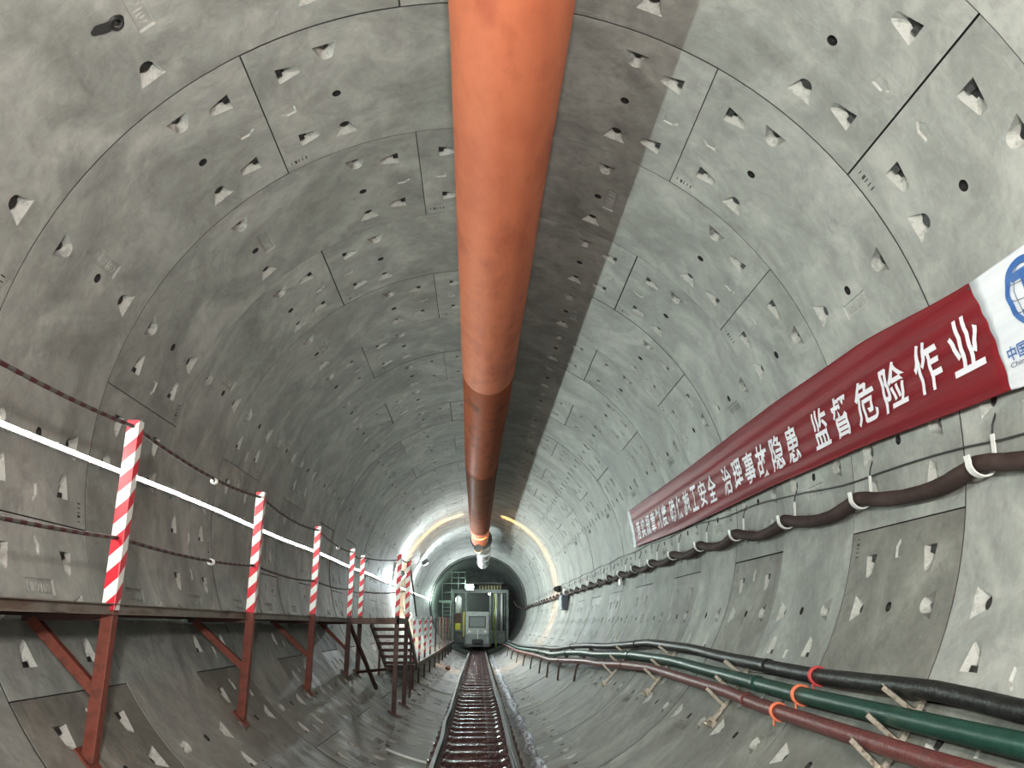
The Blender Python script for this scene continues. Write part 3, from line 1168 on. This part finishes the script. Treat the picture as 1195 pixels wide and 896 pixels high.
# ------------------------------------------------------------------ pipes low on the right
def pipe(tab, r, m, label, rr=2.87, yend=51):
    bm = bmesh.new()
    pts = []
    y = -3.
    while y < yend:
        rad_ = rr - (0 if y < 13 else min(.18, (y - 13) * .03))
        pts.append(P(lerp_table(tab, y), rad_, y))
        y += .35
    tube(bm, pts, r, 16)
    t = thing('pipe', label, 'pipe', (0, 0, 0))
    obj('pipe_run', bm, m, t, True)
    # couplings
    for yy in (1.0, 6.9, 12.8, 18.7, 24.6):
        a = P(lerp_table(tab, yy - .04), rr - (0 if yy < 13 else min(.18, (yy - 13) * .03)), yy - .04)
        b = P(lerp_table(tab, yy + .04), rr - (0 if yy < 13 else min(.18, (yy - 13) * .03)), yy + .04)
        bm = bmesh.new()
        tube(bm, [a, b], r * 1.12, 16)
        obj('coupling', bm, m, t)
    return t


BL = [(-3, 125), (3.6, 124.5), (4.3, 123.7), (5.9, 124), (7.7, 123.2), (9.7, 121.9), (11.9, 121.5), (15.9, 125.8), (22, 133), (36, 139.5), (51, 141)]
GR = [(-3, 128), (3.5, 127.5), (6, 127.2), (8, 126.4), (10.2, 125.5), (12.4, 125.8), (16.3, 129.8), (21.2, 136.2), (36, 142.5), (51, 144)]
RD = [(-3, 131.5), (4, 131), (6.3, 130.4), (7.7, 129.4), (10.9, 128.6), (12.5, 129.4), (15, 132.4), (20.4, 139.5), (36, 145.5), (51, 147)]
pipe(BL, .054, M['pipe_black'], 'black pipe, uppermost of the three pipes along the right wall')
pipe(GR, .058, M['pipe_green'], 'dark green pipe, middle of the three pipes along the right wall')
pipe(RD, .052, M['pipe_red'], 'brownish red pipe, lowest of the three pipes along the right wall')

for i, yb in enumerate((4.67, 7.72, 10.7, 13.75)):
    t = thing('pipe_bracket', ['nearest rusty bracket with three pegs holding the pipes on the right', 'second bracket from the camera under the three right-hand pipes', 'third bracket from the camera under the three right-hand pipes', 'fourth bracket under the three pipes, where they bend down'][i], 'bracket', (0, yb, 0), 'brackets of the right-hand pipes')
    ab = lerp_table(RD, yb)
    bm = bmesh.new()
    a0, a1 = lerp_table(BL, yb) - 1.5, ab + 5.2
    for q in range(10):
        u, v = a0 + (a1 - a0) * q / 10, a0 + (a1 - a0) * (q + 1) / 10
        bar(bm, P(u, 2.975, 0), P(v, 2.975, 0), .045, .03, P((u + v) / 2, 1, 0))
    obj('wall_strip', bm, M['brass'], t)
    bm = bmesh.new()
    bar(bm, P(a1, 3.0, -.03), P(a1, 2.93, -.03), .05, .07, (0, 1, 0))
    bar(bm, P(a1 + .2, 2.985, -.07), P(a1 + .2, 2.985, .08), .06, .04, P(a1, 1, 0))
    tube(bm, [P(a1 + .9, 2.99, .02), P(a1 + .9, 2.93, .02)], .02, 6)
    obj('foot', bm, M['brass'], t)
    for tab, o_ in ((BL, 1.75), (GR, 1.8), (RD, 1.7)):
        a = lerp_table(tab, yb) + o_
        bm = bmesh.new()
        u = P(a, 1, 0)
        bar(bm, P(a, 2.99, 0), P(a - .3, 2.765, 0), .036, .006, (0, 1, 0))
        bar(bm, P(a - .3, 2.99, .015), P(a - .6, 2.765, .015), .006, .036, (0, 1, 0))
        obj('peg', bm, M['brass'], t)
for (tab, yy, r, m, lab) in ((BL, 5.85, .062, 'tie_red', 'red rope tie wound round the black pipe'), (GR, 5.95, .067, 'tie_orange', 'orange rope tie wound round the green pipe'), (RD, 6.15, .060, 'tie_orange', 'orange rope tie wound round the brownish red pipe')):
    bm = bmesh.new()
    c = P(lerp_table(tab, yy), 2.87, yy)
    for q in range(2):
        tube(bm, [c + Vector((r * math.cos(a * PI / 8), -.012 + q * .022 + .004 * math.sin(a), r * math.sin(a * PI / 8))) for a in range(17)], .009, 6)
    tube(bm, [c + Vector((-r * .7, 0, -r * .7)), c + Vector((-r * .7 - .01, -.02, -r * .7 - .05))], .007, 5)
    tag(obj('rope_tie', bm, M[m]), lab, 'tie', 'rope ties on the pipes')
for i, yb in enumerate((16.8, 18.8, 20.8, 23.0, 26.0, 29.0, 32.5, 36.5, 41)):   # frames under the descending pipes
    t = thing('pipe_stand', ORD[i] + ' dark steel stand under the descending pipes, counted from the bend', 'stand', (0, yb, 0), 'stands under the descending pipes')
    a0, a1 = lerp_table(BL, yb) - .5, lerp_table(RD, yb) + 1.5
    rr = 2.87 - min(.18, (yb - 13) * .03) + .075
    bm = bmesh.new()
    bar(bm, P(a0, rr, 0), P(a1, rr, 0), .05, .04)
    obj('crossbar', bm, M['rust_dark'], t)
    for q, a in enumerate((a0 + 1, a1)):
        bm = bmesh.new()
        bar(bm, P(a, rr, 0), P(a + (4.5 if q else 0), 2.995, 0), .04, .04)
        obj('leg', bm, M['rust_dark'], t)


# ------------------------------------------------------------------ banner
RB = 2.93
BT = [(2.6, 76.6), (3.8, 77.3), (4.2, 77.3), (5.65, 75.3), (7.5, 74.6), (10.9, 74.7), (15.3, 74.2)]
BB = [(2.6, 91.4), (3.8, 91.2), (4.2, 90.6), (6.1, 89.3), (8, 88.8), (11.5, 88.8), (15.3, 87.4)]


def rfold(a, y):
    return RB + .0035 * math.sin(a * 2.3 + 2.0 * noise.noise(Vector((y * .35, a * .2, 0)))) + .007 * noise.noise(Vector((y * .5, a * .22, 2)))


banner = thing('banner', 'long red banner with white Chinese lettering and a white logo end on the right wall', 'banner', (0, 0, 0))


def cloth(ya, yb, m, nm):
    bm = bmesh.new()
    na, ny = 64, max(4, int((yb - ya) / .05))
    V = [[None] * (na + 1) for _ in range(ny + 1)]
    for i in range(ny + 1):
        y = ya + (yb - ya) * i / ny
        for j in range(na + 1):
            t = j / na
            a = lerp_table(BT, y) * (1 - t) + lerp_table(BB, y) * t
            dy = (t - .5) * -.10 if abs(y - 4.19) < .01 else 0
            V[i][j] = bm.verts.new(P(a, rfold(a, y), y + dy))
    for i in range(ny):
        for j in range(na):
            bm.faces.new((V[i][j], V[i + 1][j], V[i + 1][j + 1], V[i][j + 1])).smooth = True
    o = obj(nm, bm, m, banner, True)
    md = o.modifiers.new('thickness', 'SOLIDIFY')
    md.thickness = .0025
    md.offset = 1
    return o


cloth(2.8, 4.19, M['white_cloth'], 'white_end')
cloth(4.19, 15.08, M['red_cloth'], 'red_field')
cloth(15.08, 15.30, M['white_cloth'], 'far_hem')


def glyphs(s, yc, wy, ac, ha, m, nm='character', lean=0., lift=.009, off=0.012):
    """lettering laid on the cloth: yc centre along the tunnel, wy width, ac centre angle, ha height in degrees"""
    tv, tf, _ = text_mesh(s, 1., off)
    bm = bmesh.new()
    vs = [bm.verts.new((x, yv, 0)) for x, yv in tv]
    for f in tf:
        try:
            bm.faces.new([vs[i] for i in f][::-1])
        except ValueError:
            pass
    bmesh.ops.triangulate(bm, faces=bm.faces)
    for lim in (.30, .15, .10):
        es = [e for e in bm.edges if e.calc_length() > lim]
        if es:
            bmesh.ops.subdivide_edges(bm, edges=es, cuts=1)
            bmesh.ops.triangulate(bm, faces=bm.faces)
    for v in bm.verts:
        x, yv = v.co.x, v.co.y
        a = ac - yv * ha
        y = yc - x * wy + lean * yv
        v.co = P(a, rfold(a, y) - lift, y)
    return obj(nm, bm, m, banner)


CH = [('业', 4.44, .31), ('作', 4.865, .30), ('险', 5.30, .32), ('危', 5.73, .32), ('督', 6.15, .30), ('监', 6.56, .31),
      ('患', 7.20, .29), ('隐', 7.60, .31), ('故', 8.02, .33), ('事', 8.43, .33), ('理', 8.84, .32), ('治', 9.25, .31),
      ('全', 9.88, .33), ('安', 10.30, .33), ('工', 10.72, .31), ('施', 11.14, .33), ('保', 11.56, .33), ('确', 11.97, .33),
      ('度', 12.52, .33), ('制', 12.94, .33), ('章', 13.36, .33), ('规', 13.78, .33), ('实', 14.2, .33), ('落', 14.62, .33)]
for ch, y, w in CH:
    glyphs(ch, y, w, 83.4 - min(1., max(0, y - 7) * .2) * .9, 6.5, M['letter'], off=.018)
glyphs('中国', 4.02, .16, 87.0, 1.55, M['blue_ink'], 'small_text', off=.012)
glyphs('China T', 4.00, .20, 88.2, .55, M['grey_ink'], 'small_text', off=.004)
# round blue emblem: ring, globe lines and a block foot
bm = bmesh.new()


def em(y, a):
    return P(a, rfold(a, y) - .009, y)


ey, ea, er = 3.80, 81.8, .19
k_ = 180 / PI / RB
n = 48
o_ = [bm.verts.new(em(ey + er * math.cos(2 * PI * i / n), ea + er * k_ * math.sin(2 * PI * i / n))) for i in range(n)]
i_ = [bm.verts.new(em(ey + er * .80 * math.cos(2 * PI * i / n), ea + er * .80 * k_ * math.sin(2 * PI * i / n))) for i in range(n)]
for i in range(n):
    bm.faces.new((o_[i], o_[(i + 1) % n], i_[(i + 1) % n], i_[i]))
for (y1, y2, a1, a2) in ((-.10, .10, .075, .125), (-.035, .035, -.12, .10), (-.11, .11, -.13, -.085)):
    q = [bm.verts.new(em(ey + yy, ea + aa * k_)) for yy, aa in ((y1, a1), (y2, a1), (y2, a2), (y1, a2))]
    bm.faces.new(q)
obj('emblem', bm, M['blue_ink'], banner)
bm = bmesh.new()
for off_ in (-.09, 0, .07):
    pts = [em(ey + er * .80 * math.cos(t_) , ea + (off_ + .02 * math.sin(t_)) * k_) for t_ in [PI * i / 12 for i in range(13)]]
    pts = [p for p in pts]
    tube(bm, pts, .0022, 4)
for sx in (-.6, .6):
    pts = [em(ey + er * sx * math.cos(t_), ea + er * .8 * math.sin(t_) * k_) for t_ in [-PI / 2 + PI * i / 12 for i in range(13)]]
    tube(bm, pts, .0022, 4)
obj('emblem_lines', bm, M['grey_ink'], banner)
for i in range(12):
    yy = 3.2 + i * 1.05
    bm = bmesh.new()
    a = lerp_table(BT, yy) + .6
    tube(bm, [P(a, 2.925, yy), P(a - .1, 2.99, yy)], .008, 6)
    obj('eyelet_pin', bm, M['wire'], banner)

# ------------------------------------------------------------------ locomotive at the end of the track
loco = thing('battery_locomotive', 'pale boxy mining locomotive standing on the rails at the tunnel end', 'locomotive', (0, 50, ZR))
LX0, LX1 = -.72, .66
bm = bmesh.new()
box(bm, (LX0, 0, .85), (LX1, 3.2, 2.18), 0, .06)
obj('cab', bm, M['loco'], loco)
bm = bmesh.new()
box(bm, (LX0 - .02, -.06, .28), (LX1 + .02, 3.4, .90), 0, .04)
obj('chassis', bm, M['gantry'], loco)
bm = bmesh.new()
for (x0, x1, z0, z1) in ((-.55, .46, 1.26, 1.32), (-.55, .46, 1.86, 1.92), (-.55, -.49, 1.26, 1.92), (.40, .46, 1.26, 1.92)):
    box(bm, (x0, -.03, z0), (x1, .01, z1))
fr = obj('window_frame', bm, M['black'], loco)
bm = bmesh.new()
box(bm, (-.50, -.015, 1.30), (.41, .005, 1.88))
obj('pane', bm, M['glass'], fr)
bm = bmesh.new()
box(bm, (-.32, -.25, .32), (.28, -.05, .62), 0, .05)
box(bm, (-.12, -.40, .40), (.08, -.2, .52), 0, .02)
obj('coupler', bm, M['black'], loco)
bm = bmesh.new()
box(bm, (-.04, -.08, .62), (.0, -.03, 1.15))
obj('handle', bm, M['white_plastic'], loco)
for x in (-.50, .44):
    bm = bmesh.new()
    tube(bm, [(x, -.10, 1.05), (x, -.04, 1.05)], .07, 14)
    obj('headlight', bm, M['white_plastic'], loco)
for x in (-.45, .44):
    for yy in (.7, 2.4):
        bm = bmesh.new()
        tube(bm, [(x - .06, yy, .28), (x + .06, yy, .28)], .28, 20)
        obj('wheel', bm, M['rust_dark'], loco)
bm = bmesh.new()
box(bm, (LX0 - .05, -.10, .20), (LX1 + .05, -.05, .36), 0)
obj('buffer_beam', bm, M['gantry_dark'], loco)

# ------------------------------------------------------------------ backup gantry behind the locomotive
ga = thing('backup_gantry', 'steel portal gantry with pipes and rails filling the tunnel end', 'gantry', (0, 54, 0))


def gpart(nm, m, *boxes, bev=0.):
    bm = bmesh.new()
    for b in boxes:
        box(bm, (b[0], b[2], b[4]), (b[1], b[3], b[5]), 0, bev)
    return obj(nm, bm, m, ga)


gpart('top_beam', M['gantry'], (-1.75, 1.95, 0, .25, .78, 1.0))
gpart('column', M['gantry'], (-1.72, -1.55, 0, .25, -2.45, .78))
gpart('column', M['gantry'], (-.86, -.72, .1, .3, -2.45, .78))
gpart('column', M['gantry'], (.72, .84, .1, .3, -2.45, .78))
gpart('column', M['gantry'], (1.80, 1.95, 0, .25, -2.2, .78))
gpart('upper_beam', M['gantry_dark'], (-1.7, 1.6, .1, .25, 1.36, 1.46))
gpart('grille', M['hatch'], *[(.05 + i * .19, .14 + i * .19, .0, .04, 1.02, 1.27) for i in range(8)])
gpart('control_cabinet', M['gantry_dark'], (-1.5, -.85, .4, 1.6, -2.3, -1.55), bev=.03)
gpart('control_cabinet', M['gantry'], (.85, 1.75, .0, 1.2, -2.35, -1.56), bev=.03)
gpart('dark_backing', M['black'], (-.6, .75, 2.4, 2.5, -.6, 1.2))  # black sheet stands in for the dark depth of the gantry opening
gpart('dark_backing', M['gantry_dark'], (-1.5, 1.7, 6.0, 6.1, -2.3, 1.2))
for x, r in ((.98, .04), (1.18, .06), (1.36, .045), (1.52, .075), (1.70, .04)):
    bm = bmesh.new()
    tube(bm, [(x, .1, -1.55), (x, .1, .75)], r, 12)
    obj('riser_pipe', M and bm, M['gantry'] if r < .05 else M['white_plastic'], ga, True)
gf = thing('access_cage', 'pale green railed platform on the left of the gantry', 'cage', (0, 53.2, 0))
bm = bmesh.new()
for x in (-1.72, -1.28, -.85):
    tube(bm, [(x, 0, .98), (x, 0, 2.05)], .022, 6)
for z in (1.35, 1.7, 2.05):
    tube(bm, [(-1.74, 0, z), (-.82, 0, z)], .022, 6)
for x in (-2.3, -1.72):
    tube(bm, [(x, 0, .28), (x, 0, 1.35)], .022, 6)
for z in (.8, 1.35):
    tube(bm, [(-2.3, 0, z), (-1.72, 0, z)], .022, 6)
obj('railing', bm, M['gantry_green'], gf)
bm = bmesh.new()
box(bm, (-2.5, 0, .18), (-1.68, 1.2, .30))
obj('platform', bm, M['gantry_green'], gf)
bm = bmesh.new()
for x in (-2.25, -1.75):
    tube(bm, [(x, 0, -2.0), (x, 0, .2)], .03, 6)
for i in range(9):
    tube(bm, [(-2.25, 0, -1.8 + i * .24), (-1.75, 0, -1.8 + i * .24)], .018, 6)
obj('ladder', bm, M['gantry_green'], gf)
bm = bmesh.new()
tube(bm, [(-1.26, 53.7, -.48), (-1.26, 53.7, .45), (-1.26, 53.7, .56), (-1.26, 53.7, .62)], .19, 20, rfun=lambda i, p: (.19, .19, .12, .06)[i])
tag(obj('gas_cylinder', bm, M['white_plastic'], None, True), 'white upright gas cylinder on the left of the gantry', 'cylinder')
t = thing('cylinder_stand', 'brown stand holding the white cylinder on the gantry', 'stand', (-1.26, 53.7, 0))
bm = bmesh.new()
box(bm, (-.2, -.15, -1.1), (.2, .2, -.49), 0, .01)
obj('body', bm, M['rust_dark'], t)
bm = bmesh.new()
box(bm, (-.18, -.2, -1.5), (.15, .15, -1.1), 0, .03)
tag(obj('yellow_pump', bm, M['yellow'], None, False, (-1.26, 53.4, 0)), 'small bright yellow pump unit left of the locomotive', 'pump')
bm = bmesh.new()
box(bm, (-.05, -.03, -1.5), (.05, .03, .0), 0, .01)
tag(obj('yellow_guard_post', bm, M['yellow'], None, False, (-.90, 53.3, -.4)), 'yellow upright guard post between pump and locomotive', 'post')
bm = bmesh.new()
tube(bm, [(1.06 + .06 * math.sin(i * .35), 53.0 - .3 * (i / 24) ** 3, .72 - 3.26 * i / 24) for i in range(25)], .045, 8)
tag(obj('yellow_hose', bm, M['yellow_hose'], None, True), 'yellow-green hose hanging down the right of the locomotive', 'hose')
fl = flood((-.54, 53.2, 1.12), (-.4, 45, .6), GANTRY_W, (.86, .96, 1.0), 'dazzling white lamp on the gantry beam above the locomotive', 'lamp_face', .24)
fl2 = flood((.72, 53.6, .70), (.6, 45, .3), 3, (.95, 1, 1), 'small white lamp at the right end of the gantry opening', 'lamp_small', .06)
lamp('assumed_cage_light', 'POINT', (-2.25, 54.6, .5), 150, (.75, 1.0, .85), .1)  # bare point light assumed for the green-lit left lining, no fixture
lamp('assumed_cabin_light', 'POINT', (1.5, 56.5, .4), 12, (.85, 1.0, .92), .1)  # unseen point light assumed behind the gantry's right side, no fixture
bm = bmesh.new()
tube(bm, [P(96, 2.9, 50.5), P(95, 2.75, 52), P(91, 2.4, 52.6), P(84, 2.3, 53)], .05, 8)
tag(obj('flexible_hose', bm, M['cable'], None, True), 'dark hose looping from the right wall into the gantry', 'hose')

# assumed tripod work lamp, added unseen behind the camera to light the near rings
t = thing('assumed_work_lamp', 'assumed work lamp on a tripod standing unseen on the track behind the viewer', 'lamp', (.10, -1.3, -2.9))
bm = bmesh.new()
for a in (0, 120, 240):
    bar(bm, (.28 * math.cos(rad(a)), .28 * math.sin(rad(a)), .02), (0, 0, .9), .025, .025)
obj('tripod', bm, M['gantry_dark'], t)
bm = bmesh.new()
tube(bm, [(0, 0, .8), (0, 0, 2.2)], .018, 8)
obj('pole', bm, M['gantry_dark'], t)
bm = bmesh.new()
box(bm, (-.16, -.10, 2.2), (.16, -.02, 2.45), 0, .01)
obj('housing', bm, M['gantry_dark'], t)
l = lamp('assumed_work_light', 'POINT', (0, .10, 2.33), ASSUMED_WORK_W, (1.0, .965, .905), .12)
l.parent = t

# open grout socket with an oily dark smear, high on the left
t = thing('grout_socket', 'open round grout socket with a dark oily smear, high at the upper left', 'socket', (0, 0, 0))
bm = bmesh.new()
c, u = P(-45.4, 3.02, 4.01), P(-45.4, -1, 0)
ring = []
for q, (rr, h) in enumerate(((.030, .06), (.030, -.0), (.030, .022), (.045, .022), (.052, .0), (.052, -.03))):
    e1 = Vector((0, 1, 0))
    e2 = u.cross(e1)
    ring.append([bm.verts.new(c + u * (h + .01) * (1 if q else -1) + (e1 * math.cos(2 * PI * k / 20) + e2 * math.sin(2 * PI * k / 20)) * rr) for k in range(20)])
for a, b in zip(ring, ring[1:]):
    for k in range(20):
        bm.faces.new((a[k], a[(k + 1) % 20], b[(k + 1) % 20], b[k])).smooth = True
bm.faces.new(ring[0])
obj('collar', bm, M['nut'], t)
bm = bmesh.new()
cen = bm.verts.new(P(-47.2, 2.9965, 3.975))
rim_ = []
for k in range(28):
    a = 2 * PI * k / 28
    w1 = 1 + .35 * noise.noise(Vector((math.cos(a) * 1.6, math.sin(a) * 1.6, 4)))
    ds, dy = .085 * w1 * math.cos(a), .040 * w1 * math.sin(a)
    rim_.append(bm.verts.new(P(-47.0 + (ds * .94 - dy * .3) * 180 / PI / 3, 2.9965, 3.985 + ds * .30 + dy * .95)))
for k in range(28):
    bm.faces.new((cen, rim_[k], rim_[(k + 1) % 28]))
obj('smear', bm, M['mark'], t)
